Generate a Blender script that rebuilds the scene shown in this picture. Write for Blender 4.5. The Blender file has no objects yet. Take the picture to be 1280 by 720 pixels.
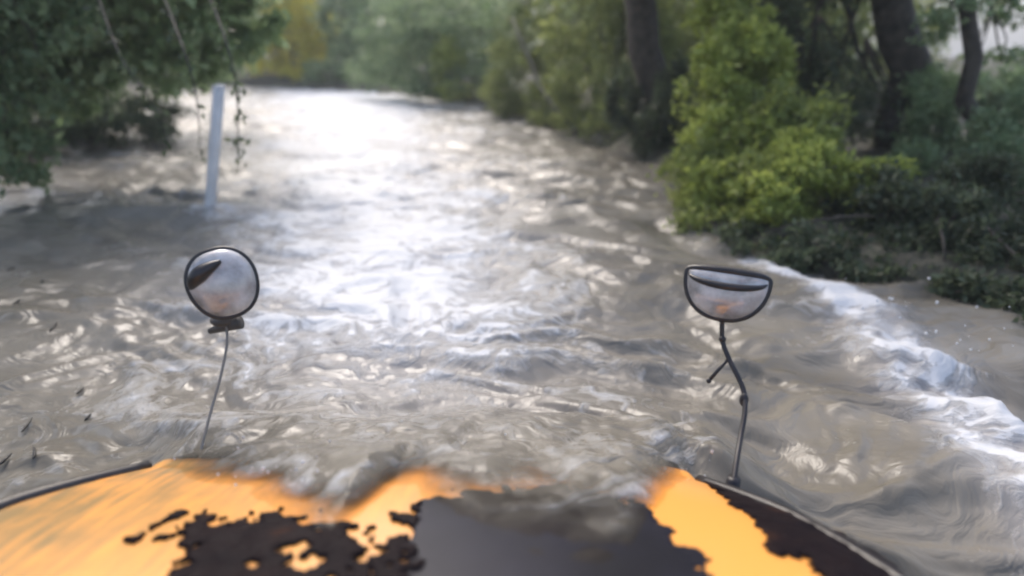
import bpy, bmesh, math, random
import numpy as np
from mathutils import Vector, Matrix
S = bpy.context.scene
COL = S.collection
R = math.radians

# ------------------------------------------------------------------ camera
CAMZ = 1.55
PITCH = R(20.8)
cam_d = bpy.data.cameras.new('camera'); cam = bpy.data.objects.new('camera', cam_d); COL.objects.link(cam)
cam.location = (0, 0, CAMZ); cam.rotation_euler = (R(90) - PITCH, 0, 0)
cam_d.lens = 21.46; cam_d.sensor_width = 36; cam_d.clip_end = 1000; cam_d.clip_start = 0.02
cam_d.dof.use_dof = True; cam_d.dof.focus_distance = 2.5; cam_d.dof.aperture_fstop = .58
S.camera = cam
# ------------------------------------------------------------------ world + sun
SUN_EL, SUN_ROT = R(46), R(-19)
w = bpy.data.worlds.new('World'); S.world = w; w.use_nodes = True
nt = w.node_tree; bg = nt.nodes['Background']
sky = nt.nodes.new('ShaderNodeTexSky'); sky.sky_type = 'NISHITA'; sky.sun_disc = False
sky.sun_elevation = SUN_EL; sky.sun_rotation = SUN_ROT
sky.air_density = 1.0; sky.dust_density = 4.0; sky.ozone_density = 1.0
nt.links.new(sky.outputs[0], bg.inputs[0]); bg.inputs[1].default_value = 0.15
sd = bpy.data.lights.new('sun', 'SUN'); sd.energy = .8; sd.angle = R(20); sd.color = (1, .96, .9)
sun = bpy.data.objects.new('sun', sd); COL.objects.link(sun)
sv = Vector((math.sin(SUN_ROT) * math.cos(SUN_EL), math.cos(SUN_ROT) * math.cos(SUN_EL), math.sin(SUN_EL)))
sun.rotation_euler = (-sv).to_track_quat('-Z', 'Y').to_euler()
S.view_settings.view_transform = 'Standard'; S.view_settings.look = 'None'
S.view_settings.exposure = 1.12; S.view_settings.gamma = 1
S.render.engine = 'CYCLES'; S.cycles.pixel_filter_type = 'BLACKMAN_HARRIS'; S.cycles.filter_width = 2.2

rng = np.random.default_rng(7); random.seed(7)
# ------------------------------------------------------------------ helpers
FPX = 763.0; cp, sp = math.cos(PITCH), math.sin(PITCH)
def ray(u, v):
    x = (u - 640) / FPX; z = -(v - 360) / FPX
    return Vector((x, cp + z * sp, z * cp - sp))
def at_z(u, v, z=0.0):
    d = ray(u, v); return Vector((0, 0, CAMZ)) + d * ((z - CAMZ) / d.z)
def at_y(u, v, Y):
    d = ray(u, v); return Vector((0, 0, CAMZ)) + d * (Y / d.y)

def tag(o, label=None, cat=None, group=None, kind=None):
    if label: o['label'] = label
    if cat: o['category'] = cat
    if group: o['group'] = group
    if kind: o['kind'] = kind
    return o
def empty(name, loc=(0, 0, 0)):
    o = bpy.data.objects.new(name, None); COL.objects.link(o); o.location = loc; o.empty_display_size = .1
    return o
def link(name, me, mat, parent=None, smooth=True):
    o = bpy.data.objects.new(name, me); COL.objects.link(o)
    if mat is not None: me.materials.append(mat)
    if smooth: me.polygons.foreach_set('use_smooth', [True] * len(me.polygons))
    if parent is not None:
        o.parent = parent
        # vertices are written in world coordinates: shift to the parent's frame
        off = Vector(parent.location)
        p = parent.parent
        while p is not None: off = off + Vector(p.location); p = p.parent
        me.transform(Matrix.Translation(-off))
    me.update()
    return o
def from_np(name, V, F, mat, parent=None, smooth=True, attrs=None):
    me = bpy.data.meshes.new(name)
    V = np.asarray(V, dtype=np.float32); F = np.asarray(F, dtype=np.int32)
    k = F.shape[1]
    me.vertices.add(len(V)); me.vertices.foreach_set('co', V.ravel())
    me.loops.add(F.size); me.loops.foreach_set('vertex_index', F.ravel())
    me.polygons.add(len(F)); me.polygons.foreach_set('loop_start', np.arange(0, F.size, k, dtype=np.int32))
    me.polygons.foreach_set('loop_total', np.full(len(F), k, dtype=np.int32))
    me.update(calc_edges=True)
    for nm, arr in (attrs or {}).items():
        a = me.attributes.new(nm, 'FLOAT', 'POINT'); a.data.foreach_set('value', np.asarray(arr, dtype=np.float32).ravel())
    me.validate()
    return link(name, me, mat, parent, smooth)

# numpy perlin noise
_perm = rng.permutation(256); _perm = np.concatenate([_perm, _perm, _perm])
_ga = rng.uniform(0, 2 * np.pi, 256); _gx, _gy = np.cos(_ga), np.sin(_ga)
def pn(x, y):
    x = np.asarray(x, float); y = np.asarray(y, float)
    xi = np.floor(x).astype(int); yi = np.floor(y).astype(int)
    xf = x - xi; yf = y - yi; xi &= 255; yi &= 255
    u = xf ** 3 * (xf * (xf * 6 - 15) + 10); v = yf ** 3 * (yf * (yf * 6 - 15) + 10)
    def g(a, b, dx, dy):
        h = _perm[_perm[a & 255] + (b & 255)]; return _gx[h] * dx + _gy[h] * dy
    n00 = g(xi, yi, xf, yf); n10 = g(xi + 1, yi, xf - 1, yf)
    n01 = g(xi, yi + 1, xf, yf - 1); n11 = g(xi + 1, yi + 1, xf - 1, yf - 1)
    return ((n00 * (1 - u) + n10 * u) * (1 - v) + (n01 * (1 - u) + n11 * u) * v) * 1.45
def fbm(x, y, o=4, g=.5):
    s = 0; a = 1
    for i in range(o):
        s = s + a * pn(x * 2 ** i + 13.7 * i, y * 2 ** i + 7.3 * i); a *= g
    return s
def ridge(x, y, o=3):
    s = 0; a = 1
    for i in range(o):
        s = s + a * (1 - np.abs(pn(x * 2 ** i + 31 * i, y * 2 ** i + 17 * i)) * 2); a *= .5
    return s / 1.75
def sstep(a, b, x):
    t = np.clip((x - a) / (b - a), 0, 1); return t * t * (3 - 2 * t)

# ------------------------------------------------------------------ materials
def mat(name):
    m = bpy.data.materials.new(name); m.use_nodes = True
    return m, m.node_tree, m.node_tree.nodes['Principled BSDF']
def N(nt, t, **kw):
    n = nt.nodes.new(t)
    for k, v in kw.items(): setattr(n, k, v)
    return n
def ramp(nt, stops):
    r = nt.nodes.new('ShaderNodeValToRGB'); e = r.color_ramp.elements
    while len(e) < len(stops): e.new(.5)
    for el, (p, c) in zip(e, stops):
        el.position = p; el.color = (*c, 1) if len(c) == 3 else c
    return r
def noise_mat(name, stops, scale=5, rough=.6, bump=.3, bscale=None, detail=6, metal=0, coat=0, dist=.02):
    m, nt, b = mat(name); L = nt.links.new
    tc = N(nt, 'ShaderNodeTexCoord'); n = N(nt, 'ShaderNodeTexNoise'); n.inputs['Scale'].default_value = scale; n.inputs['Detail'].default_value = detail
    L(tc.outputs['Object'], n.inputs['Vector']); r = ramp(nt, stops); L(n.outputs[0], r.inputs[0]); L(r.outputs[0], b.inputs['Base Color'])
    n2 = N(nt, 'ShaderNodeTexNoise'); n2.inputs['Scale'].default_value = bscale or scale * 4; n2.inputs['Detail'].default_value = 6
    L(tc.outputs['Object'], n2.inputs['Vector']); bp = N(nt, 'ShaderNodeBump'); bp.inputs['Strength'].default_value = bump; bp.inputs['Distance'].default_value = dist
    L(n2.outputs[0], bp.inputs['Height']); L(bp.outputs[0], b.inputs['Normal'])
    b.inputs['Roughness'].default_value = rough; b.inputs['Metallic'].default_value = metal; b.inputs['Coat Weight'].default_value = coat
    return m
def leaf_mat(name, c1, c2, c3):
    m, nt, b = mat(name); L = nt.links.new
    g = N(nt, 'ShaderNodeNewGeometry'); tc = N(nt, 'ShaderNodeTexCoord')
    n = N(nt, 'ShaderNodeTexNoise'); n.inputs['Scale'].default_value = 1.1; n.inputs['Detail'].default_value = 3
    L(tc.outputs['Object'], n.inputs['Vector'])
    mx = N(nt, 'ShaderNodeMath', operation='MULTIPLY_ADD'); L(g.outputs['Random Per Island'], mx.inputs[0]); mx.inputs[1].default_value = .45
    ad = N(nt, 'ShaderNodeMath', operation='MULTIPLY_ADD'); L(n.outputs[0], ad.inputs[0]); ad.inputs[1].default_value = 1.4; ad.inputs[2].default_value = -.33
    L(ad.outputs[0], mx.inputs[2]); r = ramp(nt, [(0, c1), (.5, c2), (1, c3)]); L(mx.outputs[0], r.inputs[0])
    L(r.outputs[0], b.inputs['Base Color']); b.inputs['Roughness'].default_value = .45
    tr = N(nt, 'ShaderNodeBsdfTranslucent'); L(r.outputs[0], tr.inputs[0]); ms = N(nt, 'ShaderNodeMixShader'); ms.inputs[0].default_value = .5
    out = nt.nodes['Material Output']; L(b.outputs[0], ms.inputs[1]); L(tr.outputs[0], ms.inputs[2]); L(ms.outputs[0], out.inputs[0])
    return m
M = {}
M['leaf_green'] = leaf_mat('leaf_green', (.09, .145, .06), (.23, .32, .15), (.42, .52, .30))
M['leaf_grey'] = leaf_mat('leaf_grey', (.08, .13, .06), (.18, .26, .13), (.36, .44, .24))
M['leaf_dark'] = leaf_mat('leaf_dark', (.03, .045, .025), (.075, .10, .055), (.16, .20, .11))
M['leaf_lime'] = leaf_mat('leaf_lime', (.12, .16, .03), (.30, .36, .08), (.50, .56, .14))
M['leaf_olive'] = leaf_mat('leaf_olive', (.09, .11, .035), (.21, .25, .08), (.38, .42, .15))
M['leaf_pale'] = leaf_mat('leaf_pale', (.10, .13, .03), (.25, .30, .08), (.44, .50, .14))
M['leaf_yellow'] = leaf_mat('leaf_yellow', (.36, .38, .05), (.68, .62, .07), (.80, .74, .14))
M['bark'] = noise_mat('bark', [(.3, (.025, .02, .016)), (.7, (.09, .075, .06))], 9, .8, .8, 30)
M['bark_grey'] = noise_mat('bark_grey', [(.3, (.07, .065, .055)), (.7, (.16, .15, .13))], 7, .8, .8, 30)
M['bark_brown'] = noise_mat('bark_brown', [(.3, (.035, .022, .014)), (.7, (.09, .06, .04))], 7, .8, .8, 30)
M['ground'] = noise_mat('ground', [(.3, (.03, .027, .02)), (.5, (.07, .065, .045)), (.75, (.12, .12, .07))], 2.5, .85, .9, 12, dist=.06)
M['black_rubber'] = noise_mat('black_rubber', [(.3, (.012, .01, .012)), (.8, (.03, .026, .028))], 14, .35, .15, 60, dist=.003)
M['black_metal'] = noise_mat('black_metal', [(.3, (.012, .009, .012)), (.8, (.03, .024, .026))], 20, .4, .25, 80, dist=.002)
M['twig'] = noise_mat('twig', [(.3, (.012, .01, .01)), (.8, (.04, .032, .028))], 20, .5, .4, 60)
M['post'] = noise_mat('post', [(.3, (.55, .55, .56)), (.75, (.75, .76, .78))], 6, .5, .3, 40)
M['arm_dark'] = noise_mat('arm_dark', [(.3, (.04, .035, .033)), (.75, (.09, .08, .075))], 20, .5, .3, 60, dist=.002)
M['arm_grey'] = noise_mat('arm_grey', [(.3, (.17, .155, .135)), (.75, (.26, .235, .21))], 20, .5, .3, 60, dist=.002)

# bus paint: orange-yellow with a film of grime and silt
def paint():
    m, nt, b = mat('bus_paint'); L = nt.links.new
    tc = N(nt, 'ShaderNodeTexCoord'); at = N(nt, 'ShaderNodeAttribute', attribute_name='grime')
    n = N(nt, 'ShaderNodeTexNoise'); n.inputs['Scale'].default_value = 4; n.inputs['Detail'].default_value = 8; n.inputs['Roughness'].default_value = .65
    L(tc.outputs['Object'], n.inputs['Vector'])
    mp = N(nt, 'ShaderNodeMapping'); mp.inputs['Scale'].default_value = (38, 5, 5); mp.inputs['Rotation'].default_value = (0, 0, R(-22)); L(tc.outputs['Object'], mp.inputs[0])
    ns = N(nt, 'ShaderNodeTexNoise'); ns.inputs['Scale'].default_value = 1; ns.inputs['Detail'].default_value = 5; L(mp.outputs[0], ns.inputs['Vector'])
    a1 = N(nt, 'ShaderNodeMath', operation='ADD'); L(n.outputs[0], a1.inputs[0]); L(ns.outputs[0], a1.inputs[1])
    r0 = ramp(nt, [(.36, (0, 0, 0)), (.66, (1, 1, 1))])
    hf = N(nt, 'ShaderNodeMath', operation='MULTIPLY'); L(a1.outputs[0], hf.inputs[0]); hf.inputs[1].default_value = .5; L(hf.outputs[0], r0.inputs[0])
    mu = N(nt, 'ShaderNodeMath', operation='MULTIPLY'); L(r0.outputs[0], mu.inputs[0]); L(at.outputs['Fac'], mu.inputs[1])
    mu.use_clamp = True
    mix = N(nt, 'ShaderNodeMixRGB'); L(mu.outputs[0], mix.inputs[0]); mix.inputs[1].default_value = (.88, .375, .075, 1); mix.inputs[2].default_value = (.30, .19, .07, 1)
    L(mix.outputs[0], b.inputs['Base Color'])
    b.inputs['Roughness'].default_value = .38; b.inputs['Coat Weight'].default_value = .35; b.inputs['Coat Roughness'].default_value = .18
    bp = N(nt, 'ShaderNodeBump'); bp.inputs['Strength'].default_value = .25; bp.inputs['Distance'].default_value = .006; L(ns.outputs[0], bp.inputs['Height']); L(bp.outputs[0], b.inputs['Normal'])
    return m
M['paint'] = paint()

def dark_gloss():
    m, nt, b = mat('dark_gloss'); L = nt.links.new
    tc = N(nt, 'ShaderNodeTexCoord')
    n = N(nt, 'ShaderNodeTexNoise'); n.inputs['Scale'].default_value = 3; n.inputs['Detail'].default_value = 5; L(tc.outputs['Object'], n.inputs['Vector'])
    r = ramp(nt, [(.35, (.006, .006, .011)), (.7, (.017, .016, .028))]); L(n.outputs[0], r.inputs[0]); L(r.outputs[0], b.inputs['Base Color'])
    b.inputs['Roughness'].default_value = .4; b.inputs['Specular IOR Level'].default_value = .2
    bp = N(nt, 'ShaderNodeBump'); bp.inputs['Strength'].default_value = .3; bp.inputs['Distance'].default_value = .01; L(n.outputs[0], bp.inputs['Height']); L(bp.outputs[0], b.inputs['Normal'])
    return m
M['dark_gloss'] = dark_gloss()
M['debris'] = noise_mat('debris', [(.25, (.006, .004, .006)), (.6, (.013, .008, .009)), (.8, (.05, .018, .008))], 9, .55, .4, 50, dist=.004)
M['debris'].node_tree.nodes['Principled BSDF'].inputs['Specular IOR Level'].default_value = .04

def mirror_mat():
    m, nt, b = mat('mirror_glass'); L = nt.links.new
    tc = N(nt, 'ShaderNodeTexCoord'); n = N(nt, 'ShaderNodeTexNoise'); n.inputs['Scale'].default_value = 9; n.inputs['Detail'].default_value = 6
    L(tc.outputs['Object'], n.inputs['Vector'])
    b.inputs['Base Color'].default_value = (.75, .74, .76, 1); b.inputs['Metallic'].default_value = 1; b.inputs['Roughness'].default_value = .12
    d = N(nt, 'ShaderNodeBsdfDiffuse'); d.inputs[0].default_value = (.47, .445, .435, 1)
    r = ramp(nt, [(.3, (.78,) * 3), (.7, (.95,) * 3)]); L(n.outputs[0], r.inputs[0])
    n4 = N(nt, 'ShaderNodeTexNoise'); n4.inputs['Scale'].default_value = 6.5; n4.inputs['Detail'].default_value = 7; n4.inputs['Roughness'].default_value = .6; L(tc.outputs['Object'], n4.inputs['Vector'])
    rd = ramp(nt, [(.36, (.22, .205, .195)), (.5, (.46, .44, .43)), (.62, (.66, .64, .64))]); L(n4.outputs[0], rd.inputs[0]); L(rd.outputs[0], d.inputs[0])
    ms = N(nt, 'ShaderNodeMixShader'); L(r.outputs[0], ms.inputs[0]); L(b.outputs[0], ms.inputs[1]); L(d.outputs[0], ms.inputs[2])
    L(ms.outputs[0], nt.nodes['Material Output'].inputs[0])
    return m
M['mirror'] = mirror_mat()

def water_mat():
    m, nt, b = mat('flood_water'); L = nt.links.new
    g = N(nt, 'ShaderNodeNewGeometry'); foam = N(nt, 'ShaderNodeAttribute', attribute_name='foam'); dep = N(nt, 'ShaderNodeAttribute', attribute_name='depth')
    # warped coordinates, so that foam curls with the current
    nw = N(nt, 'ShaderNodeTexNoise'); nw.inputs['Scale'].default_value = 1.3; nw.inputs['Detail'].default_value = 3; L(g.outputs['Position'], nw.inputs['Vector'])
    sc = N(nt, 'ShaderNodeVectorMath', operation='SCALE'); sc.inputs['Scale'].default_value = 1.6; L(nw.outputs['Color'], sc.inputs[0])
    ad = N(nt, 'ShaderNodeVectorMath', operation='ADD'); L(g.outputs['Position'], ad.inputs[0]); L(sc.outputs[0], ad.inputs[1])
    mp = N(nt, 'ShaderNodeMapping'); mp.inputs['Rotation'].default_value = (0, 0, R(-18)); mp.inputs['Scale'].default_value = (1.0, 2.3, 1); L(ad.outputs[0], mp.inputs[0])
    n1 = N(nt, 'ShaderNodeTexNoise'); n1.inputs['Scale'].default_value = 3.0; n1.inputs['Detail'].default_value = 9; n1.inputs['Roughness'].default_value = .62; n1.inputs['Distortion'].default_value = .8
    L(mp.outputs[0], n1.inputs['Vector'])
    # foam = smoothstep(noise + foam attribute)
    nf = N(nt, 'ShaderNodeTexNoise'); nf.inputs['Scale'].default_value = 14; nf.inputs['Detail'].default_value = 6; nf.inputs['Roughness'].default_value = .7; L(g.outputs['Position'], nf.inputs['Vector'])
    nv = N(nt, 'ShaderNodeTexVoronoi'); nv.inputs['Scale'].default_value = 5.5; nv.feature = 'DISTANCE_TO_EDGE'; L(ad.outputs[0], nv.inputs['Vector'])
    s0 = N(nt, 'ShaderNodeMath', operation='MULTIPLY_ADD'); L(nf.outputs[0], s0.inputs[0]); s0.inputs[1].default_value = .45; L(n1.outputs[0], s0.inputs[2])
    s1 = N(nt, 'ShaderNodeMath', operation='MULTIPLY_ADD'); L(nv.outputs[0], s1.inputs[0]); s1.inputs[1].default_value = -.35; L(s0.outputs[0], s1.inputs[2])
    s = N(nt, 'ShaderNodeMath', operation='ADD'); L(s1.outputs[0], s.inputs[0]); L(foam.outputs['Fac'], s.inputs[1])
    fr = ramp(nt, [(.74, (0, 0, 0)), (.90, (.38, .38, .38)), (1.06, (.9, .9, .9))]); L(s.outputs[0], fr.inputs[0])
    # silt colour
    n2 = N(nt, 'ShaderNodeTexNoise'); n2.inputs['Scale'].default_value = .9; n2.inputs['Detail'].default_value = 5; L(mp.outputs[0], n2.inputs['Vector'])
    cr = ramp(nt, [(.3, (.125, .112, .09)), (.7, (.225, .205, .172))]); L(n2.outputs[0], cr.inputs[0])
    mx = N(nt, 'ShaderNodeMixRGB'); L(fr.outputs[0], mx.inputs[0]); L(cr.outputs[0], mx.inputs[1]); mx.inputs[2].default_value = (.62, .63, .65, 1)
    glare_at = N(nt, 'ShaderNodeAttribute', attribute_name='glare_air')
    ma = N(nt, 'ShaderNodeMixRGB'); L(glare_at.outputs['Fac'], ma.inputs[0]); L(cr.outputs[0], ma.inputs[1]); ma.inputs[2].default_value = (.50, .50, .54, 1); L(ma.outputs[0], mx.inputs[1])  # pale bluish mix paints sky glare into the water, plus the aerated foam streak
    L(mx.outputs[0], b.inputs['Base Color'])
    rr = N(nt, 'ShaderNodeMapRange'); L(fr.outputs[0], rr.inputs[0]); rr.inputs[3].default_value = .27; rr.inputs[4].default_value = .6; L(rr.outputs[0], b.inputs['Roughness'])
    b.inputs['IOR'].default_value = 1.33
    # ripples
    n3 = N(nt, 'ShaderNodeTexNoise'); n3.inputs['Scale'].default_value = 2.6; n3.inputs['Detail'].default_value = 5; n3.inputs['Roughness'].default_value = .48; n3.inputs['Distortion'].default_value = .25
    L(mp.outputs[0], n3.inputs['Vector'])
    hb = N(nt, 'ShaderNodeMath', operation='MULTIPLY_ADD'); L(fr.outputs[0], hb.inputs[0]); hb.inputs[1].default_value = .35; L(n3.outputs[0], hb.inputs[2])
    bp = N(nt, 'ShaderNodeBump'); bp.inputs['Strength'].default_value = .8; bp.inputs['Distance'].default_value = .04; L(hb.outputs[0], bp.inputs['Height']); L(bp.outputs[0], b.inputs['Normal'])
    # thin water is see-through, deep silty water is not
    tr = N(nt, 'ShaderNodeBsdfTransparent'); tr.inputs[0].default_value = (.95, .9, .82, 1)
    dn = N(nt, 'ShaderNodeMath', operation='MULTIPLY_ADD'); L(n1.outputs[0], dn.inputs[0]); dn.inputs[1].default_value = .03; L(dep.outputs['Fac'], dn.inputs[2])
    dr = N(nt, 'ShaderNodeMapRange'); L(dn.outputs[0], dr.inputs[0]); dr.inputs[1].default_value = .012; dr.inputs[2].default_value = .08
    dr.interpolation_type = 'SMOOTHSTEP'
    ms = N(nt, 'ShaderNodeMixShader'); L(dr.outputs[0], ms.inputs[0]); L(tr.outputs[0], ms.inputs[1]); L(b.outputs[0], ms.inputs[2])
    L(ms.outputs[0], nt.nodes['Material Output'].inputs[0])
    return m
M['water'] = water_mat()

# ------------------------------------------------------------------ channel, terrain
YR = np.array([-30, 1.6, 3.1, 3.7, 4.25, 5.0, 5.9, 9.85, 13.7, 24, 30, 34, 36]); XR = np.array([6.5, 4.6, 3.75, 3.05, 2.4, 1.9, 1.65, 1.85, 1.5, -3, -8, -14, -30])
YL = np.array([-30, 5, 7.4, 10.7, 20, 32, 36]); XL = np.array([-9, -7.3, -6.9, -7.8, -11, -17, -30])
def terrain_z(x, y):
    d = np.maximum(x - np.interp(y, YR, XR), np.interp(y, YL, XL) - x)
    d = np.maximum(d, (y - 34.5))
    n = fbm(x * .35, y * .35, 4)
    dd = d + n * .35
    z = -1.1 + 1.27 * sstep(-1.0, .7, dd) + .35 * sstep(.8, 6, dd) + .10 * n * sstep(0, 1, dd)
    return z + .8 * sstep(8, 40, dd)
ax = np.concatenate([np.linspace(-400, -40, 30)[:-1], np.linspace(-40, -12, 50)[:-1], np.linspace(-12, 12, 160), np.linspace(12, 40, 50)[1:], np.linspace(40, 400, 30)[1:]])
ay = np.concatenate([np.linspace(-400, -30, 24)[:-1], np.linspace(-30, -4, 30)[:-1], np.linspace(-4, 16, 140), np.linspace(16, 40, 80)[1:], np.linspace(40, 500, 30)[1:]])
def grid_faces(nx, ny):
    i = np.arange(ny - 1)[:, None] * nx + np.arange(nx - 1)[None, :]
    return np.stack([i, i + 1, i + nx + 1, i + nx], -1).reshape(-1, 4)
X, Y = np.meshgrid(ax, ay)
o = from_np('ground', np.stack([X, Y, terrain_z(X, Y)], -1).reshape(-1, 3), grid_faces(len(ax), len(ay)), M['ground'])
tag(o, kind='structure')

# ------------------------------------------------------------------ bus hood shape
HX0 = -.30
HY = np.array([-.2, .6, 1.11, 1.42, 1.72]); HW = np.array([1.40, 1.34, 1.20, 1.10, .94])
def hood_half(y): return np.interp(y, HY, HW)
_HP = np.polyfit([-.2, .3, .6, 1.1, 1.45, 1.72, 1.85], [.64, .585, .54, .455, .36, .265, .18], 3)
def hood_z(x, y):
    s = (x - HX0) / hood_half(y)
    base = np.polyval(_HP, y)
    z = base - .055 * np.clip(s, 0, 1.2) ** 5 - .008 * np.abs(np.clip(s, -1.2, 1.2)) ** 5 + .025 * np.exp(-(s / .35) ** 2)
    return z
# line where the flood washes back onto the hood (read off the photo on the hood surface)
def on_hood(u, v):
    z = .3
    for _ in range(6):
        p = at_z(u, v, z); z = float(hood_z(np.array(p.x), np.array(p.y)))
    return p
lap = [on_hood(u, v) for u, v in [(150, 560), (185, 568), (225, 592), (285, 608), (330, 622), (352, 640), (380, 672), (408, 680), (438, 655), (468, 630), (490, 612), (520, 606), (555, 640), (600, 672), (660, 690), (740, 700), (790, 690), (820, 640), (850, 604), (900, 590), (960, 600)]]
LX = np.array([p.x for p in lap]); LY = np.array([p.y for p in lap])

# ------------------------------------------------------------------ flood water
# foam streak along the right bank (world-space polyline with widths)
streak = [(at_z(u, v), w_) for u, v, w_ in [(940, 322, .10), (1000, 350, .10), (1060, 378, .14), (1105, 420, .20), (1165, 475, .22), (1225, 535, .20), (1290, 610, .17), (1360, 700, .16)]]
def seg_field(x, y, pts):
    best = np.full(x.shape, 9.0)
    for (a, wa), (b, wb) in zip(pts[:-1], pts[1:]):
        dx, dy = b.x - a.x, b.y - a.y; t = np.clip(((x - a.x) * dx + (y - a.y) * dy) / (dx * dx + dy * dy), 0, 1)
        d = np.hypot(x - a.x - t * dx, y - a.y - t * dy) / (wa + (wb - wa) * t)
        best = np.minimum(best, d)
    return best
nr, na = 760, 620
rr_ = .55 * (90 / .55) ** (np.linspace(0, 1, nr)); aa_ = np.linspace(R(-80), R(80), na)
RR, AA = np.meshgrid(rr_, aa_)
X = RR * np.sin(AA); Y = RR * np.cos(AA) - .1
PB = at_z(262, 268)
def water_fields(X, Y):
    wx = X + .55 * pn(X * .7 + 3, Y * .7) + .22 * pn(X * 1.9, Y * 1.9 + 9)
    wy = Y + .55 * pn(X * .7 + 40, Y * .7 + 5) + .22 * pn(X * 1.9 + 7, Y * 1.9 + 60)
    ca, sa = math.cos(R(18)), math.sin(R(18))
    fx, fy = wx * ca + wy * -sa, wx * sa + wy * ca
    big = fbm(wx * .55, wy * .9, 3)
    crease = ridge(fx * .8, fy * 1.7, 3)
    chop = fbm(fx * 2.2, fy * 4.2, 4)
    dist = np.hypot(X, Y)
    rough = .55 + .45 * sstep(-.4, .5, pn(X * .3 + 9, Y * .3 + 2))
    h = .085 * big + .085 * (crease - .45) * rough + .022 * chop * rough
    sf = seg_field(X, Y, streak)
    st = np.exp(-((sf + .35 * fbm(X * 2.6, Y * 2.6, 4)) * .8) ** 2) * (.9 + .25 * pn(X * 1.7, Y * 1.7 + 8))
    h = h + .003 * fbm(X * 7, Y * 9, 3) * sstep(14, 4, dist) + st * (.05 + .05 * fbm(X * 3, Y * 3, 4))
    # foam
    pst = np.exp(-(np.hypot(X - PB.x, (Y - PB.y)) / .22) ** 2)
    h = h + .05 * pst
    fo = .35 * pst - .15 + .20 * np.clip(crease, -1, 1) + .16 * fbm(wx * .8 + 5, wy * 1.1, 3)
    fo += (.42 + .22 * fbm(X * 5, Y * 5 + 4, 3)) * st + .12 * np.exp(-(sf * .35) ** 2)
    # churned foam, plus bluish sky glare painted pale, down the middle-left of the road
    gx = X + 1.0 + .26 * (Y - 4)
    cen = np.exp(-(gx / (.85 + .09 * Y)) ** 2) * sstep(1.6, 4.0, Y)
    glare_air = np.clip(.7 * cen * (.75 + .5 * pn(wx * .8, wy * .8)) + .45 * st, 0, 1)
    fo += .42 * cen + .10 * sstep(12, 24, Y) * (X < 2)
    fo -= .12 * sstep(.3, 1.5, X) * (1 - st)
    fo -= .12 * sstep(-1.8, -3.2, X) * (1 - sstep(6, 9, Y))
    fo -= .05 * sstep(0, -3, X) * (1 - sstep(3, 5, Y))
    return h, fo, glare_air
Hh, FO, GLARE_AIR = water_fields(X, Y)
# wash over the hood
s = (X - HX0) / hood_half(np.clip(Y, -.2, 1.72))
yb = np.interp(X, LX, LY) + .03 * fbm(X * 5, Y * 2 + 3, 3)
hz = hood_z(X, np.clip(Y, -.2, 1.85))
d = (Y - yb) * (.26 - .16 * np.exp(-((X - .05) / .28) ** 2)) + .012 * fbm(X * 7, Y * 7, 3)
over = (1 - sstep(.94, 1.04, np.abs(s))) * (1 - sstep(1.80, 2.35, Y))
bow = np.exp(-((Y - 1.85) / .45) ** 2) * (1 - sstep(.9, 1.5, np.abs((X - HX0) / .95))) * .17
wz = Hh + bow
wz = wz * (1 - over) + over * (hz + np.minimum(d, .075 + .03 * fbm(X * 4, Y * 4 + 30, 3)))
DEP = np.where(over > .02, np.minimum(d, .3) * over + (1 - over) * .3, .3)
DEP = np.where((np.abs(s) > 1.0) | (Y > 2.0), .3, DEP)
FO = FO + (.16 - .14 * np.exp(-((X - .05) / .35) ** 2)) * np.exp(-((Y - yb - .12) / .22) ** 2) * (1 - sstep(1.0, 1.2, np.abs(s)))
wo = from_np('flood_water', np.stack([X, Y, wz], -1).reshape(-1, 3), grid_faces(nr, na)[:, ::-1], M['water'], attrs={'foam': FO, 'depth': DEP, 'glare_air': GLARE_AIR})
tag(wo, kind='structure')

# ------------------------------------------------------------------ school bus front end
def tube(path, rad, sides=12, closed=False):
    """tube along a list of points, radius float or list"""
    P = [Vector(p) for p in path]; n = len(P); V = []; F = []
    rads = rad if isinstance(rad, (list, tuple)) else [rad] * n
    up = None
    for i in range(n):
        if closed: t = (P[(i + 1) % n] - P[i - 1])
        else: t = P[min(i + 1, n - 1)] - P[max(i - 1, 0)]
        t.normalize()
        if up is None:
            up = Vector((0, 0, 1)) if abs(t.z) < .9 else Vector((1, 0, 0))
        a = t.cross(up)
        if a.length < 1e-4: a = t.cross(Vector((0, 1, 0)))
        a.normalize(); b = a.cross(t); b.normalize(); up = b
        for k in range(sides):
            th = 2 * math.pi * k / sides
            V.append(P[i] + (a * math.cos(th) + b * math.sin(th)) * rads[i])
    m = n if closed else n - 1
    for i in range(m):
        for k in range(sides):
            F.append((i * sides + k, i * sides + (k + 1) % sides, ((i + 1) % n) * sides + (k + 1) % sides, ((i + 1) % n) * sides + k))
    caps = [] if closed else [tuple(range(sides))[::-1], tuple((n - 1) * sides + k for k in range(sides))]
    return V, F + caps
def pymesh(name, parts, m, parent=None, smooth=True):
    V = []; F = []
    for v, f in parts:
        o_ = len(V); V += [tuple(q) for q in v]; F += [tuple(i + o_ for i in q) for q in f]
    me = bpy.data.meshes.new(name); me.from_pydata(V, [], F); me.validate()
    return link(name, me, m, parent, smooth)
def smooth_path(P, k=6):
    P = [Vector(p) for p in P]; out = []
    for i in range(len(P) - 1):
        p0, p1, p2, p3 = P[max(i - 1, 0)], P[i], P[i + 1], P[min(i + 2, len(P) - 1)]
        for j in range(k):
            t = j / k
            out.append(.5 * ((2 * p1) + (p2 - p0) * t + (2 * p0 - 5 * p1 + 4 * p2 - p3) * t * t + (3 * p1 - p0 - 3 * p2 + p3) * t ** 3))
    out.append(P[-1]); return out
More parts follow.
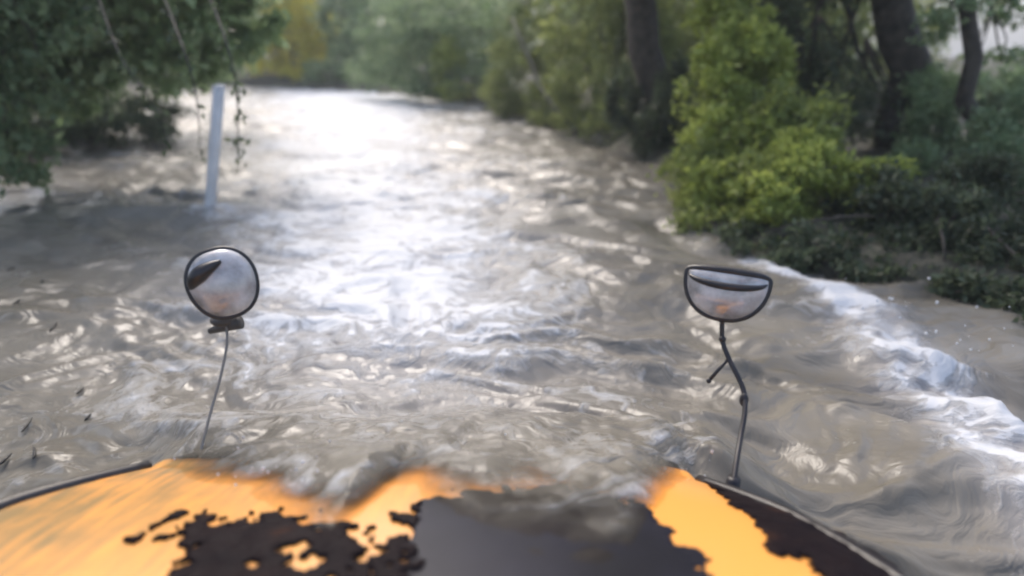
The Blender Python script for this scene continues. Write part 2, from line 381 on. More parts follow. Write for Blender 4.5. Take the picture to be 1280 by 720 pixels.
def ball(c, r, n=10, sc=(1, 1, 1)):
    V = []; F = []
    for i in range(n + 1):
        for k in range(2 * n):
            a = math.pi * i / n; b = math.pi * k / n
            V.append(Vector(c) + Vector((r * sc[0] * math.sin(a) * math.cos(b), r * sc[1] * math.sin(a) * math.sin(b), r * sc[2] * math.cos(a))))
    for i in range(n):
        for k in range(2 * n):
            F.append((i * 2 * n + k, (i + 1) * 2 * n + k, (i + 1) * 2 * n + (k + 1) % (2 * n), i * 2 * n + (k + 1) % (2 * n)))
    return V, F

bus = empty('school_bus', (HX0, 0.6, -.9))
tag(bus, 'orange-yellow school bus hood with two round mirrors, nosing through the flood', 'bus')
# hood panel: top, rolled side edges, rounded nose
cols = np.linspace(-1, 1, 121); rows = np.concatenate([np.linspace(-.2, 1.72, 90), np.linspace(1.74, 1.98, 12)])
V = []; G = []
for y in rows:
    yy = min(y, 1.72); hw = float(hood_half(yy))
    t = max(0, (y - 1.72) / .26)
    yv = 1.72 + .20 * math.sin(t * math.pi / 2) if t > 0 else y
    drop = (1 - math.cos(t * math.pi / 2)) * .30 + max(0, t - .7) * 1.8
    hw *= (1 - .05 * t)
    prof = [(-1.0, -.50), (-1.012, -.20), (-1.008, -.05), (-1.0, -.012)] + [(c, 0) for c in cols[1:-1]] + [(1.0, -.012), (1.008, -.05), (1.012, -.20), (1.0, -.50)]
    for c, dz in prof:
        x = HX0 + c * hw
        z = float(hood_z(np.array(HX0 + np.clip(c, -1, 1) * hw), np.array(yy))) - drop + dz
        V.append((x, yv, z))
        G.append(.45 + .95 * float(sstep(-.25, -.95, np.array(c))) + .15 * float(sstep(.75, 1, np.array(abs(c)))) - .45 * float(sstep(.1, .5, np.array(c))))
nc = len(prof)
from_np('hood', V, grid_faces(nc, len(rows)), M['paint'], bus, attrs={'grime': G})
# black rubber-edged fenders outside and below the hood edge
for sgn in (-1, 1):
    V = []; F = []
    fr = np.linspace(-.1, 1.70, 60)
    for y in fr:
        hw = float(hood_half(min(y, 1.72))); e = HX0 + sgn * hw * 1.0
        z = float(hood_z(np.array(e), np.array(min(y, 1.8)))) - .005
        out = .07 + .05 * math.sin(max(0, min(1, (y - .2) / 1.7)) * math.pi)
        for a, b in ((-.02, -.10), (.0, -.03), (.02, -.012), (out * .6, -.03), (out, -.06), (out + .015, -.11), (out + .01, -.6)):
            V.append((e + sgn * a, y, z + b))
    fc = grid_faces(7, len(fr))
    from_np('fender', V, fc if sgn > 0 else fc[:, ::-1], M['black_rubber'], bus)
for sgn in (-1, 1):
    pth = []
    for y in np.linspace(-.1, 1.74, 40):
        hw = float(hood_half(min(y, 1.72))) + .012
        pth.append((HX0 + sgn * hw, y, float(hood_z(np.array(HX0 + sgn * hw), np.array(min(y, 1.8)))) - .004))
    pymesh('hood_seal', [tube(pth, .024, 8)], M['black_rubber'], bus)
# front grille below the nose, under water
pymesh('grille', [tube([(HX0 - .8, 1.93, z), (HX0 + .8, 1.93, z)], .02, 8) for z in (-.28, -.38, -.48, -.58, -.68)], M['black_metal'], bus)
pymesh('bumper', [tube([(HX0 - 1.2, 1.85, -.85), (HX0 - 1.0, 2.03, -.85), (HX0 + 1.0, 2.03, -.85), (HX0 + 1.2, 1.85, -.85)], .11, 10)], M['black_metal'], bus)
# cowl and windscreen sill behind the frame edge
pymesh('cowl', [tube([(HX0 - 1.2, .25, .52), (HX0 + 1.2, .25, .52)], .09, 10)], M['black_rubber'], bus)

# dark glossy centre patch of the hood with a ragged outline
def poly_inside(px, py, poly):
    ins = np.zeros(px.shape, bool); n = len(poly); j = n - 1
    for i in range(n):
        xi, yi = poly[i]; xj, yj = poly[j]
        c = ((yi > py) != (yj > py)) & (px < (xj - xi) * (py - yi) / (yj - yi + 1e-12) + xi)
        ins ^= c; j = i
    return ins
def poly_sd(px, py, poly):
    d = np.full(px.shape, 9.0); n = len(poly)
    for i in range(n):
        ax_, ay_ = poly[i]; bx, by = poly[(i + 1) % n]; dx, dy = bx - ax_, by - ay_
        t = np.clip(((px - ax_) * dx + (py - ay_) * dy) / (dx * dx + dy * dy + 1e-12), 0, 1)
        d = np.minimum(d, np.hypot(px - ax_ - t * dx, py - ay_ - t * dy))
    return np.where(poly_inside(px, py, poly), d, -d)
def mat_patch(name, pix, m, parent=None, rag=.03, freq=14, thick=.014, res=.0055, lift=.004, holes=0., seed=0, flat=False):
    poly = [(p.x, p.y) for p in [on_hood(u, v) for u, v in pix]]
    xs = [p[0] for p in poly]; ys = [p[1] for p in poly]
    gx = np.arange(min(xs) - .1, max(xs) + .1, res); gy = np.arange(min(ys) - .1, min(max(ys) + .1, 1.7), res)
    PX, PY = np.meshgrid(gx, gy)
    sdv = poly_sd(PX, PY, poly)
    nn = fbm(PX * freq + seed * 11.3, PY * freq * 1.3 + seed, 4, .6)
    f = sdv + rag * nn
    if holes: f = np.minimum(f, (holes + fbm(PX * 9 + seed, PY * 9 + 50, 4, .65)) * .05)
    hgt = thick * np.clip(f / .03, 0, 1) ** .5
    if not flat: hgt = hgt * (1 + .5 * fbm(PX * 16, PY * 22 + seed, 3))
    top = hood_z(PX, PY) + lift + hgt * (f > 0)
    keep = f > 0
    nx, ny = len(gx), len(gy)
    fk = keep[:-1, :-1] & keep[1:, :-1] & keep[:-1, 1:] & keep[1:, 1:]
    gf = grid_faces(nx, ny)[fk.ravel()]
    Vt = np.stack([PX, PY, top], -1).reshape(-1, 3)
    Vb = np.stack([PX, PY, hood_z(PX, PY) - .003], -1).reshape(-1, 3)
    # skirt down into the hood along the outline
    e = np.concatenate([gf[:, [0, 1]], gf[:, [1, 2]], gf[:, [2, 3]], gf[:, [3, 0]]]); nv = nx * ny
    key = e[:, 0].astype(np.int64) * nv + e[:, 1]; rev = e[:, 1].astype(np.int64) * nv + e[:, 0]
    bd = e[~np.isin(key, rev)]
    sk = np.stack([bd[:, 1], bd[:, 0], bd[:, 0] + nv, bd[:, 1] + nv], -1)
    Fa = np.concatenate([gf, sk]); Va = np.concatenate([Vt, Vb])
    used = np.unique(Fa); rm = np.full(len(Va), -1); rm[used] = np.arange(len(used))
    return from_np(name, Va[used], rm[Fa], m, parent)
panel = mat_patch('hood_dark_patch', [(528, 628), (600, 612), (700, 606), (790, 625), (830, 655), (880, 705), (905, 760), (480, 760), (505, 690), (512, 650)], M['dark_gloss'], bus, rag=.04, freq=12, thick=.003, lift=.002, flat=True)
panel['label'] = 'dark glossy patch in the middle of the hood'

# dark flood debris on the hood, and a strip standing for its shadowed edge
dmats = [
 ('black ragged mat of wet debris on the left half of the hood', [(205, 672), (250, 645), (300, 650), (350, 640), (400, 655), (440, 650), (455, 680), (470, 760), (190, 760), (205, 715), (240, 690)], .35, 1),
 ('long dark red-brown ragged strip standing in for the shadow gap along the right edge of the hood', [(885, 602), (930, 622), (985, 642), (1050, 668), (1120, 710), (1170, 770), (1070, 770), (1010, 705), (960, 690), (945, 655), (915, 635)], .9, 2),  # dark strip put where the hood edge drops into shadow
 ('small dark clump of debris left of the glossy centre patch', [(452, 672), (480, 660), (498, 655), (500, 640), (525, 630), (520, 700), (520, 760), (440, 760), (470, 700)], .05, 3),
]
for lb, pix, holes, sd_ in dmats:
    o = mat_patch('debris_shade_mat', pix, M['debris'], None, rag=.045 if sd_ != 2 else .022, freq=17, thick=.008, holes=holes + .25, seed=sd_)
    tag(o, lb, 'debris', 'debris on the hood')
o = mat_patch('debris_shade_mat', [(152, 676), (165, 682), (200, 660), (236, 642), (240, 636), (222, 640), (190, 658), (170, 672)], M['debris'], None, rag=.012, freq=20, thick=.012, seed=5)
tag(o, 'thin dark sprig of debris reaching left on the orange hood', 'debris', 'debris on the hood')

# ------------------------------------------------------------------ mirrors
def mirror(u, v, Yd, W, H, roll, flat_top, name_lab, rimr=.0105):
    c = at_y(u, v, Yd)
    to = (Vector((0, 0, CAMZ)) - c).normalized()
    ex = to.cross(Vector((0, 0, 1))).normalized() * -1      # image right
    ex = Vector((0, 0, 1)).cross(to).normalized(); ez = to.cross(ex).normalized()
    c_, s_ = math.cos(roll), math.sin(roll)
    X_, Z_ = ex * c_ + ez * s_, ez * c_ - ex * s_
    # D-shaped outline
    def outline(a):
        x = math.cos(a); z = math.sin(a)
        if z > 0: z = z ** (.45 if flat_top < .5 else 1) * flat_top
        x = math.copysign(abs(x) ** .85, x)
        return x * W / 2, z * H * .62
    n = 64; off = .62 * (flat_top - 1) * H / 2
    pts = [outline(2 * math.pi * k / n) for k in range(n)]
    zs = [p[1] for p in pts]; mid = (max(zs) + min(zs)) / 2; pts = [(a, b - mid) for a, b in pts]
    V = []; F = []; rings = 14
    for i in range(rings + 1):
        t = i / rings
        for (a, b) in pts:
            V.append(c + X_ * a * t + Z_ * (b * t + .12 * H * (1 - t)) + to * (.055 * math.sqrt(max(0, 1 - t * t))))
    for i in range(rings):
        for k in range(n): F.append((i * n + k, i * n + (k + 1) % n, (i + 1) * n + (k + 1) % n, (i + 1) * n + k))
    # back shell
    base = len(V)
    glass = pymesh('crossover_mirror', [(V, F)], M['mirror'], bus)
    glass['label'] = name_lab
    Vb = []; Fb = []
    for i in range(rings + 1):
        t = i / rings
        for (a, b) in pts: Vb.append(c + X_ * a * t + Z_ * (b * t + .12 * H * (1 - t)) - to * (.05 * math.sqrt(max(0, 1 - t * t)) + .004))
    Fb = [tuple(reversed(f)) for f in F]
    pymesh('mirror_back', [(Vb, Fb)], M['black_rubber'], glass)
    pymesh('mirror_rim', [tube([c + X_ * a + Z_ * b for a, b in pts], rimr, 10, closed=True)], M['black_rubber'], glass)
    return c, to, X_, Z_, glass
# right mirror
YM = 2.15
c, to, X_, Z_, g = mirror(906, 368, YM, .30, .24, R(-2), .27, 'D-shaped convex mirror on a jointed black arm at the right')
# dark band modelled across the upper glass
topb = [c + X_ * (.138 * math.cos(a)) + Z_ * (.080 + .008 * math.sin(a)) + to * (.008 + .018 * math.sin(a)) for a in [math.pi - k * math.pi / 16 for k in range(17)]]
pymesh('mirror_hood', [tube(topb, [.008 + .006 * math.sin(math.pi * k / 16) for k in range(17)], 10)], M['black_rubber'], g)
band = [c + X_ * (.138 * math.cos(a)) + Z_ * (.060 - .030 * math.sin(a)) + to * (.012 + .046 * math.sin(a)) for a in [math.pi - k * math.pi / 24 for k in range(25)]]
pymesh('mirror_dark_band', [tube(band, [.004 + .010 * math.sin(math.pi * k / 24) for k in range(25)], 8)], M['black_rubber'], g)
A = [at_y(u, v, yy) for u, v, yy in [(903, 392, 2.16), (903, 425, 2.13), (911, 448, 2.08), (922, 470, 2.02), (930, 490, 1.97), (931, 515, 1.90), (926, 545, 1.82), (921, 575, 1.73)]]
ab = at_y(917, 602, 1.66); A.append(ab)
pymesh('mirror_arm', [tube(smooth_path(A, 5), .0095, 12), ball(at_y(903, 424, 2.13), .014), ball(at_y(930, 500, 1.95), .0165, sc=(1, 1, 1.6)), ball(at_y(903, 398, 2.15), .018)], M['black_metal'], g)
pymesh('arm_strut', [tube([at_y(911, 448, 2.08), at_y(900, 460, 2.07), at_y(886, 476, 2.05)], .007, 10), ball(at_y(886, 476, 2.05), .010)], M['black_metal'], g)
pymesh('arm_foot', [tube([ab + Vector((0, 0, .012)), ab + Vector((0, .01, -.12))], [.022, .03], 14)], M['black_metal'], g)
# left mirror
c, to, X_, Z_, g = mirror(279, 354, YM, .235, .225, R(10), .85, 'round convex mirror with black rim at the left', .0095)
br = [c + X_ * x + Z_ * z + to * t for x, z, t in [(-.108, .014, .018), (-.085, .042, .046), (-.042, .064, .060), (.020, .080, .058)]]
pymesh('mirror_dark_band', [tube(smooth_path(br, 6), [.005 + .024 * math.sin(math.pi * min(1, k / 18)) for k in range(19)], 10)], M['black_rubber'], g)
A = [at_y(u, v, yy) for u, v, yy in [(280, 392, 2.2), (284, 425, 2.14), (276, 470, 2.05), (262, 520, 1.94), (250, 575, 1.82)]]
A.append(Vector((A[-1].x + .0, 1.80, .05)))
pymesh('mirror_arm', [tube(smooth_path(A, 5), .0052, 12)], M['arm_grey'], g)
pymesh('mirror_bracket', [ball(at_y(279, 400, 2.19), .05, sc=(1.0, .8, .5)), tube([at_y(300, 402, 2.19), at_y(262, 414, 2.19)], [.030, .012], 12)], M['arm_dark'], g)

# ------------------------------------------------------------------ foliage builders
def leaves_np(blobs, n, size, droop=.3, r_=None):
    """n leaves in ellipsoid clumps -> (V, F): each leaf a folded pointed blade of two quads"""
    r_ = r_ or rng
    w_ = np.array([b[1][0] * b[1][2] for b in blobs]); w_ = w_ / w_.sum()
    idx = r_.choice(len(blobs), n, p=w_)
    C_ = np.array([b[0] for b in blobs])[idx]; Rr = np.array([b[1] for b in blobs])[idx]
    # inside each blob, leaves gather round random twig centres
    tw = 26
    tc = r_.normal(size=(len(blobs), tw, 3)); tc /= np.linalg.norm(tc, axis=2, keepdims=True); tc *= r_.uniform(.35, 1.0, (len(blobs), tw, 1)) ** .6
    k = r_.integers(0, tw, n)
    P = C_ + Rr * (tc[idx, k] + r_.normal(size=(n, 3)) * .15)
    sz = size * r_.uniform(.6, 1.35, n)
    d1 = r_.normal(size=(n, 3)); d1[:, 2] -= droop * 1.5; d1 /= np.linalg.norm(d1, axis=1, keepdims=True)
    d2 = np.cross(d1, r_.normal(size=(n, 3))); d2 /= np.linalg.norm(d2, axis=1, keepdims=True)
    d3 = np.cross(d1, d2)
    s = sz[:, None]
    v0 = P; v1 = P + d1 * s * .45 + d2 * s * .27 + d3 * s * .07; v2 = P + d1 * s; v3 = P + d1 * s * .45 - d2 * s * .27 + d3 * s * .07; v4 = P + d1 * s * .5
    V = np.stack([v0, v1, v2, v3, v4], 1).reshape(-1, 3)
    b = np.arange(n)[:, None] * 5
    F = np.concatenate([b + [0, 1, 4, 4], b + [4, 1, 2, 2], b + [0, 4, 3, 3], b + [4, 2, 3, 3]], 0)[:, :3]
    return V, F
def B(u, v, Yd, ru, rv, rd=None):
    """clump centred behind pixel (u, v) at distance Yd; radii in px at that distance"""
    c = at_y(u, v, Yd); k = (Yd / ray(u, v).y) / FPX
    return ((c.x, c.y, c.z), (ru * k, (rd if rd is not None else ru * k * .9), rv * k))
def limb(p0, p1, r0, r1, bend=.15, n=7):
    p0, p1 = Vector(p0), Vector(p1); L_ = (p1 - p0).length
    P = []; rad = []
    o1 = Vector(rng.normal(size=3)) * bend * L_ * .5
    for i in range(n + 1):
        t = i / n; P.append(p0.lerp(p1, t) + o1 * math.sin(t * math.pi) + Vector(rng.normal(size=3)) * .012 * L_ * (0 < i < n)); rad.append(r0 + (r1 - r0) * t)
    rad[0] *= 1.25
    return tube(P, rad, 9)
def tree(name, label, cat, base, top, r0, blobs, n, size, leafm, barkm, group, nl=None, droop=.3):
    base = Vector(base); base.z = float(terrain_z(np.array(base.x), np.array(base.y))) - .15
    t = empty(name, base); tag(t, label, cat, group)
    top = Vector(top)
    pymesh('trunk', [limb(base, top, r0, r0 * .45, .035, 10)], M[barkm], t)
    parts = []
    for i, b in enumerate(blobs[:nl or 12]):
        f = random.uniform(.35, .95); s0 = base.lerp(top, f); c = Vector(b[0])
        parts.append(limb(s0, c, r0 * .32, r0 * .08, .2))
        for _ in range(4):
            q = c + Vector([random.uniform(-1, 1) * b[1][j] * .8 for j in range(3)])
            parts.append(limb(c.lerp(s0, .3), q, r0 * .10, .006, .2, 5))
    pymesh('limbs', parts, M[barkm], t)
    V, F = leaves_np(blobs, n, size, droop)
    from_np('crown', V, F, M[leafm], t, smooth=False)
    return t
def bush(name, label, cat, base, blobs, n, size, leafm, group, droop=.1, stemr=.02):
    base = Vector(base); base.z = float(terrain_z(np.array(base.x), np.array(base.y))) - .1
    t = empty(name, base); tag(t, label, cat, group)
    parts = []
    for b in blobs:
        for _ in range(3):
            q = Vector(b[0]) + Vector([random.uniform(-.6, .6) * b[1][j] for j in range(3)])
            parts.append(limb(base + Vector((random.uniform(-.1, .1), random.uniform(-.1, .1), 0)), q, stemr, stemr * .3, .2, 6))
    pymesh('stems', parts, M['bark'], t)
    V, F = leaves_np(blobs, n, size, droop)
    from_np('foliage', V, F, M[leafm], t, smooth=False)
    return t
GT = 'trees along the flooded road'; GB = 'bushes along the flood edge'
# left side: near overhanging tree, a dark trunk, bushes dipping into the water
tree('broadleaf_tree', 'brown-trunked tree at the left whose leafy boughs hang over the water', 'tree', at_z(105, 180) + Vector((-.4, .5, 0)), at_y(95, -200, 10.5), .26,
     [B(160, 20, 8.2, 110, 60), B(60, 50, 8.0, 90, 80), B(230, 70, 8.2, 70, 35), B(300, 20, 9, 45, 42), B(180, -80, 8, 150, 80), B(20, -60, 7.5, 130, 110), B(290, -60, 9, 80, 50)],
     17000, .175, 'leaf_green', 'bark_brown', GT, droop=.5)
tree('hanging_bough_tree', 'slender tree at the far left with grey-green leaves dipping to the water', 'tree', (-7.6, 7.0, 0), (-6.9, 7.2, 5.5), .15,
     [B(10, 100, 6.8, 70, 60), B(-40, 190, 6.6, 60, 50), B(30, 190, 6.9, 40, 45), B(-120, 60, 6.4, 120, 150), B(20, 20, 6.8, 90, 60), B(-60, -100, 6.5, 180, 100), ((-6.3, 4.6, 4.0), (1.7, 1.8, .9)), ((-5.6, 3.0, 4.6), (1.8, 1.6, .8))],  # clumps given in world coordinates: unseen canopy added to shade the left water
     12000, .13, 'leaf_grey', 'bark', GT, droop=.5)
tree('overhanging_tree', 'tree behind the left boughs with dense mid-green foliage', 'tree', (-9.2, 14.5, 0), (-11.5, 11.5, 10.5), .24,
     [B(160, 70, 13.5, 90, 45), B(250, 60, 14, 60, 42), B(90, 110, 13, 75, 45), B(30, 120, 13, 70, 40), B(200, -30, 13.5, 120, 60), B(60, 0, 13, 110, 70), B(285, 75, 15, 35, 25), ((-11.5, 11, 7.5), (2.2, 2.2, 1.6)), ((-12.5, 8.5, 9), (2.4, 2.4, 2)), ((-11, 13, 10.5), (2.2, 2.2, 2)), ((-11.5, 6, 7), (2, 2.2, 1.8)), ((-12, 4, 10), (2.4, 2.4, 2)), ((-11, 9.5, 12.5), (2.5, 2.5, 2))],  # high clumps at the end: unseen canopy added to darken the water's reflections
     22000, .18, 'leaf_grey', 'bark', GT)
bush('waterside_bush', 'low dark bush at the left under the hanging boughs', 'bush', at_z(60, 170) + Vector((-.5, .3, 0)),
     [B(60, 150, 10.6, 55, 30), B(150, 160, 11.5, 60, 18), B(190, 145, 12.5, 45, 22), B(-20, 175, 9.5, 60, 30)], 5000, .12, 'leaf_dark', GB)
# dangling twigs with dark leaves in front of the white water
for (pu, pv, qu, qv, lab) in [(232, 70, 250, 190, 'drooping dark-leaved twig hanging just left of the pale post'), (285, 60, 298, 200, 'drooping dark-leaved twig hanging just right of the pale post'), (150, 70, 212, 182, 'short leafy twig hanging lowest over the left water')]:
    a, b = at_y(pu, pv, 5.4), at_y(qu, qv, 5.3)
    t = empty('hanging_twig', a); tag(t, lab, 'twig', 'hanging twigs at the left')
    pth = smooth_path([at_y(pu - 90, pv - 230, 6.6), at_y(pu - 30, pv - 80, 5.9), a, a.lerp(b, .5) + Vector((.04, 0, .03)), b], 5)
    pymesh('stem', [tube(pth, [.014 - .011 * k / (len(pth) - 1) for k in range(len(pth))], 6)], M['twig'], t)
    bl = [((p.x, p.y, p.z), (.10 if k < 14 else .06, .06, .07)) for k, p in enumerate(pth) if k % 2 == 0]
    V, F = leaves_np(bl, 85, .075, .7); from_np('leaves', V, F, M['leaf_dark'], t, smooth=False)
# far end of the road
tree('yellow_tree', 'small tree with yellow autumn leaves at the far end of the water', 'tree', (-13.0, 36.5, 0), at_y(350, 0, 36.5), .16,
     [B(345, 25, 36, 40, 40), B(370, 60, 35.5, 36, 32), B(330, 75, 36, 26, 28), B(400, 35, 36, 22, 30), B(350, -30, 36, 55, 40), B(330, -70, 36, 50, 30), B(372, 90, 35.2, 34, 14)], 6500, .30, 'leaf_yellow', 'bark', GT)
tree('green_tree', 'light green tree just right of the yellow tree', 'tree', (-8.5, 34.5, 0), at_y(430, -10, 34.5), .16,
     [B(425, 20, 34, 34, 34), B(440, 70, 33, 34, 30), B(410, 90, 33, 30, 16), B(470, 30, 32, 36, 40), B(440, -30, 34, 40, 25)], 6500, .27, 'leaf_green', 'bark', GT)
bush('leaning_bush', 'big rounded grey-green bush leaning over the far water', 'bush', at_z(600, 122) + Vector((1.0, 1, 0)),
     [B(530, 70, 23, 75, 42), B(580, 50, 23, 65, 50), B(500, 40, 24, 60, 40), B(600, 95, 22, 50, 34), B(480, 90, 25, 45, 20), B(560, 0, 23, 90, 40), B(545, 105, 22.5, 50, 18)], 15000, .16, 'leaf_grey', GB, stemr=.05)
bush('lime_shrub', 'small bright green shrub in front of the big leaning bush', 'bush', at_z(562, 126) + Vector((.1, .4, 0)),
     [B(560, 80, 21.5, 22, 30), B(566, 112, 21.3, 26, 12)], 1600, .14, 'leaf_lime', GB)  # lime leaves, brighter green than the bush behind
bush('bank_shrub', 'pale olive shrub on the bank right of the leaning bush', 'bush', at_z(660, 140) + Vector((.6, .9, 0)),
     [B(650, 100, 17, 45, 45), B(690, 125, 15.5, 40, 32), B(640, 135, 17, 28, 18), B(665, 50, 18, 50, 45), B(690, 150, 14.8, 30, 12)], 8500, .11, 'leaf_olive', GB)
tree('grey_tree', 'thin grey tree with a crooked branch above the pale olive shrub', 'tree', (2.6, 18, 0), at_y(705, -60, 18), .16,
     [B(640, 0, 18, 60, 40), B(700, -40, 18, 90, 50), B(760, 20, 17, 50, 45)], 3500, .15, 'leaf_grey', 'bark_grey', GT)
bl_ = at_y(668, 62, 16); br_ = empty('leaning_branch', at_y(720, 170, 14.2)); tag(br_, 'dark bare branch leaning out of the undergrowth at the middle', 'branch')
pymesh('stem', [limb(at_y(760, 215, 12.5), at_y(640, 20, 16.5), .06, .02, .05)], M['twig'], br_)
bush('undergrowth', 'dull grey-brown undergrowth left of the darkest trunk', 'bush', at_z(760, 175) + Vector((.6, .5, 0)),
     [B(730, 110, 13.5, 50, 55), B(765, 160, 12.2, 38, 32), B(740, 40, 14.5, 60, 60), B(800, 60, 14, 50, 80)], 9000, .10, 'leaf_olive', GB)
# right side trunks
tree('dark_trunk_tree', 'tree with the darkest trunk, standing at the water edge right of centre', 'tree', at_z(812, 190) + Vector((.1, .3, 0)), at_y(810, -300, 10.5), .33,
     [B(790, -120, 10.5, 110, 80), B(870, -180, 10, 130, 90), B(820, -40, 11, 60, 40), B(700, -250, 10, 160, 80)], 6000, .13, 'leaf_green', 'bark', GT)
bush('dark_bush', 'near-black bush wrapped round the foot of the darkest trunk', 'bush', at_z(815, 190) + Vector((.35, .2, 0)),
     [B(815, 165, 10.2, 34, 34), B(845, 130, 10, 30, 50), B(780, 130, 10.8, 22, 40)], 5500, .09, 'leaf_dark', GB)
tree('lime_tree', 'bright yellow-green sapling right of the darkest trunk', 'tree', (3.1, 8.4, 0), at_y(920, -40, 8.4), .07,
     [B(915, 70, 7.4, 46, 42), B(895, 125, 7.2, 44, 40), B(930, 40, 7.6, 36, 34), B(905, 180, 6.8, 50, 40), B(890, 235, 6.0, 40, 36), B(960, 110, 7.4, 36, 60), B(940, 200, 6.4, 40, 50), B(900, 10, 7.8, 36, 28)], 12000, .085, 'leaf_lime', 'bark', GT)
bush('waterside_shrub', 'large olive shrub trailing in the water behind the right mirror', 'bush', (2.55, 6.0, 0),
     [B(895, 235, 6.3, 60, 48), B(960, 240, 5.8, 60, 60), B(1040, 270, 5.4, 60, 55), B(930, 180, 6.8, 60, 45), B(880, 265, 6.2, 42, 26), B(1080, 315, 4.9, 38, 24), B(990, 300, 5.1, 45, 28), B(870, 215, 6.6, 40, 40), B(1000, 160, 6.4, 60, 50), B(900, 280, 5.6, 55, 30)], 20000, .065, 'leaf_pale', GB)
bush('bright_shrub', 'leafy lime shrub above the olive shrub at the right', 'bush', (3.4, 6.6, 0),
     [B(1020, 210, 5.5, 50, 26), B(1085, 225, 5.4, 48, 26), B(1000, 190, 5.8, 34, 26), B(960, 250, 5.3, 40, 30)], 8500, .065, 'leaf_lime', GB)
tree('dark_tree', 'tall dark evergreen behind the lime sapling at the right', 'tree', (4.2, 9.6, 0), at_y(990, -350, 9.6), .22,
     [B(985, 60, 9, 60, 80), B(1040, 110, 9, 60, 70), B(1000, 150, 8.6, 60, 40), B(980, -60, 9.2, 90, 80), B(1120, 160, 8.6, 60, 50), B(1040, -180, 9.2, 140, 90), B(1000, -330, 9, 200, 90)], 15000, .10, 'leaf_dark', 'bark', GT)
tree('thick_trunk_tree', 'thick dark-trunked tree in the upper right', 'tree', at_y(1112, 260, 8.6), at_y(1104, -450, 8.6), .30,
     [B(1080, -160, 8.3, 120, 60), B(1160, -260, 8, 150, 80), B(1060, -30, 8.6, 45, 30), B(1000, -380, 7.5, 200, 90)], 7000, .12, 'leaf_dark', 'bark', GT)
tree('slim_trunk_tree', 'slim dark-trunked tree against the sky gap at the right', 'tree', at_y(1205, 300, 7.4), at_y(1196, -300, 7.4), .11,
     [B(1230, -120, 7.5, 90, 50), B(1190, 12, 7.4, 40, 14), B(1250, 70, 7.8, 45, 14), B(1265, 12, 7.8, 38, 26), B(1170, 30, 7.8, 26, 24)], 3000, .075, 'leaf_green', 'bark', GT)
bush('green_shrub', 'fresh green shrub between the thick and the slim trunk', 'bush', at_y(1170, 250, 7.8),
     [B(1165, 160, 7.8, 34, 45), B(1180, 110, 8.2, 44, 26), B(1150, 215, 7, 40, 36)], 5000, .075, 'leaf_green', GB)
bush('corner_bush', 'grey-green bush at the right edge beyond the slim trunk', 'bush', at_y(1270, 320, 6.0),
     [B(1265, 165, 6.8, 55, 45), B(1250, 220, 6.2, 45, 55), B(1300, 250, 5.8, 60, 60), B(1240, 275, 5.6, 32, 30)], 9000, .07, 'leaf_grey', GB)
bush('shade_bush', 'low bush overhanging the right bank, leaf colour darkened as bank shade', 'bush', at_y(1180, 330, 5.4),
     [B(1150, 262, 4.9, 60, 40), B(1210, 290, 4.5, 50, 42), B(1265, 330, 4.1, 45, 40), B(1100, 250, 5.2, 50, 40), B(1320, 340, 4.0, 50, 50), B(1040, 305, 4.75, 50, 26), B(990, 325, 4.6, 35, 14), B(1090, 335, 4.4, 45, 16), B(940, 300, 5.1, 40, 20), B(1270, 372, 3.75, 50, 26), B(1210, 358, 3.95, 40, 18), B(1330, 390, 3.5, 50, 30), B(1110, 285, 5.0, 50, 30), B(1230, 240, 5.2, 50, 45), B(1160, 350, 4.25, 40, 14), B(1290, 400, 3.5, 40, 16), B(1130, 310, 4.6, 50, 22), B(1190, 330, 4.3, 50, 20)], 24000, .06, 'leaf_dark', GB)  # dark leaf colour stands in for the shade of the bank hollow
bush('far_bank_bush', 'mid-green bush low against the sky in the top right corner', 'bush', at_y(1240, 150, 13),
     [B(1200, 118, 13, 50, 26), B(1260, 112, 12.5, 50, 24), B(1170, 130, 13, 40, 26), B(1320, 110, 13, 60, 30)], 6000, .13, 'leaf_green', GB)
# distant woodland that reads as one mass behind everything
blobs = []
for i in range(150):
    b = R(random.uniform(-48, 31)); r_d = random.uniform(40, 62); z = random.uniform(.5, 6.5)
    if -22 < math.degrees(b) < -8: z = random.uniform(.3, 5.4)
    blobs.append(((r_d * math.sin(b), r_d * math.cos(b), z), (3.2, 3, 2.2)))
V, F = leaves_np(blobs, 42000, .42)
tag(from_np('distant_woodland', V, F, M['leaf_grey'], smooth=False), 'hazy green woodland behind the nearer trees', 'woodland', kind='stuff')
blobs = []
for i in range(40):
    b = R(random.uniform(5, 30)); r_d = random.uniform(15, 26); z = random.uniform(.3, 5.5)
    blobs.append(((r_d * math.sin(b), r_d * math.cos(b), z), (2.0, 2, 1.6)))
V, F = leaves_np(blobs, 20000, .24)
tag(from_np('thicket', V, F, M['leaf_olive'], smooth=False), 'dim thicket filling the gaps between the right-hand trunks', 'thicket', kind='stuff')

# ------------------------------------------------------------------ marker post
pb = at_z(262, 268); pt = at_y(274, 108, pb.y)
post = empty('marker_post', (pb.x, pb.y, -.9)); tag(post, 'pale grey-white post standing in the flood behind the left mirror', 'post')
dirp = (pt - pb).normalized()
pymesh('shaft', [tube([pb - dirp * .9, pb, pb.lerp(pt, .5), pt], [.055, .055, .056, .056], 14)], M['post'], post)
pymesh('cap', [ball(pt, .06, sc=(1, 1, .35))], M['post'], post)
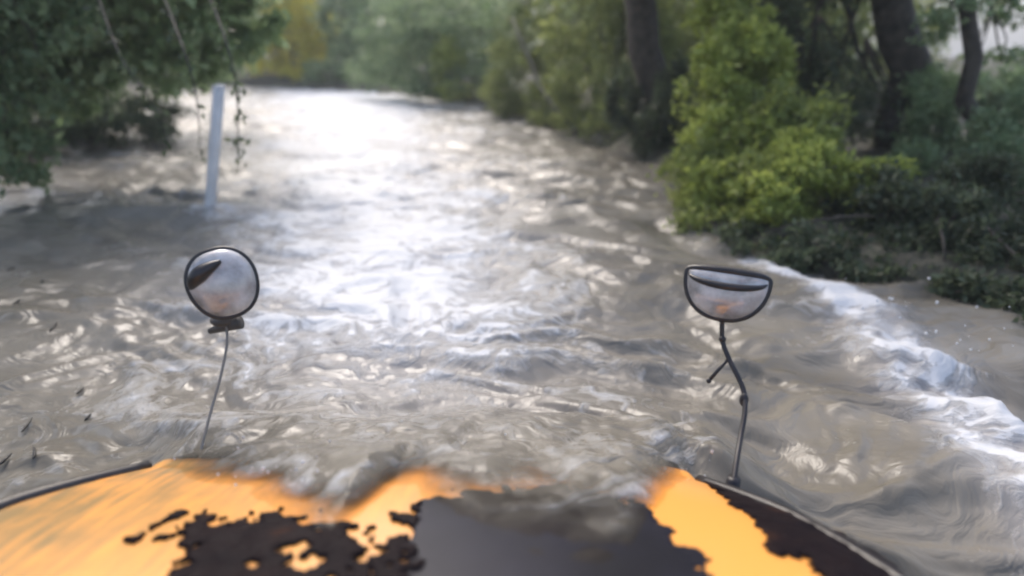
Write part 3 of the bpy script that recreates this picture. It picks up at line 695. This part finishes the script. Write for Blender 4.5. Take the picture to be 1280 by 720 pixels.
# ------------------------------------------------------------------ windscreen streaks, modelled as slivers on the left water
for i, (u, v, L_, an) in enumerate([(65, 402, .14, 1.9), (27, 510, .13, 1.9), (40, 560, .10, 2.2), (3, 322, .22, 1.6), (20, 375, .08, 1.8), (95, 470, .07, 1.7), (105, 505, .06, 1.7), (52, 350, .07, 2.0), (4, 565, .08, 1.7)]):
    p = at_z(u, v, .05); dv = Vector((math.cos(an), math.sin(an), 0)) * L_ * .5
    hh = water_fields(np.array([p.x]), np.array([p.y])); p.z = float(hh[0][0]) + .012
    t = pymesh('windscreen_streak', [tube(smooth_path([p - dv, p + Vector((.006, 0, .004)), p + dv], 4), [.002, .005, .007, .007, .006, .006, .005, .003, .002], 6)], M['twig'])  # added slivers standing in for streaks on the wet windscreen
    tag(t, 'short dark windscreen streak laid on the grey water at the left', 'twig', 'windscreen streaks at the left')
# ------------------------------------------------------------------ spray
parts = []
m_sp, nt_, b_ = mat('spray'); b_.inputs['Base Color'].default_value = (.8, .8, .82, 1); b_.inputs['Roughness'].default_value = .15
def spray(u, v, Yd, n, su, sv, smax=.006):
    for _ in range(n):
        p = at_y(u + random.gauss(0, su), v + random.gauss(0, sv), Yd + random.uniform(-.1, .1))
        if p.z < .05: continue
        parts.append(ball(p, random.uniform(.0015, smax) * random.random() ** .5, 4, (1, 1, random.uniform(.8, 1.6))))
spray(395, 630, 1.50, 120, 45, 32); spray(350, 590, 1.7, 50, 70, 25); spray(730, 640, 1.6, 40, 70, 40); spray(830, 600, 1.7, 40, 35, 25)
spray(560, 600, 1.8, 50, 90, 25); spray(1100, 420, 3.6, 130, 60, 25, .011); spray(1180, 470, 3.0, 130, 60, 35, .009)
tag(pymesh('spray', parts, m_sp), 'fine water spray thrown up by the flood', 'spray', kind='stuff')
# ------------------------------------------------------------------ thin haze volume, added to lift the dark tones
def haze():
    x0, x1, y0, y1, z0, z1 = -420, 420, -420, 520, -3.0, 30
    V = [(x, y, z) for x in (x0, x1) for y in (y0, y1) for z in (z0, z1)]
    F = [(0, 1, 3, 2), (4, 6, 7, 5), (0, 4, 5, 1), (2, 3, 7, 6), (0, 2, 6, 4), (1, 5, 7, 3)]
    m = bpy.data.materials.new('haze'); m.use_nodes = True; t = m.node_tree; t.nodes.remove(t.nodes['Principled BSDF'])
    v = t.nodes.new('ShaderNodeVolumePrincipled'); v.inputs['Color'].default_value = (.9, .92, .93, 1); v.inputs['Density'].default_value = .003
    t.links.new(v.outputs[0], t.nodes['Material Output'].inputs['Volume'])
    me = bpy.data.meshes.new('haze'); me.from_pydata(V, [], F)
    tag(link('haze', me, m, None, False), kind='stuff')
haze()
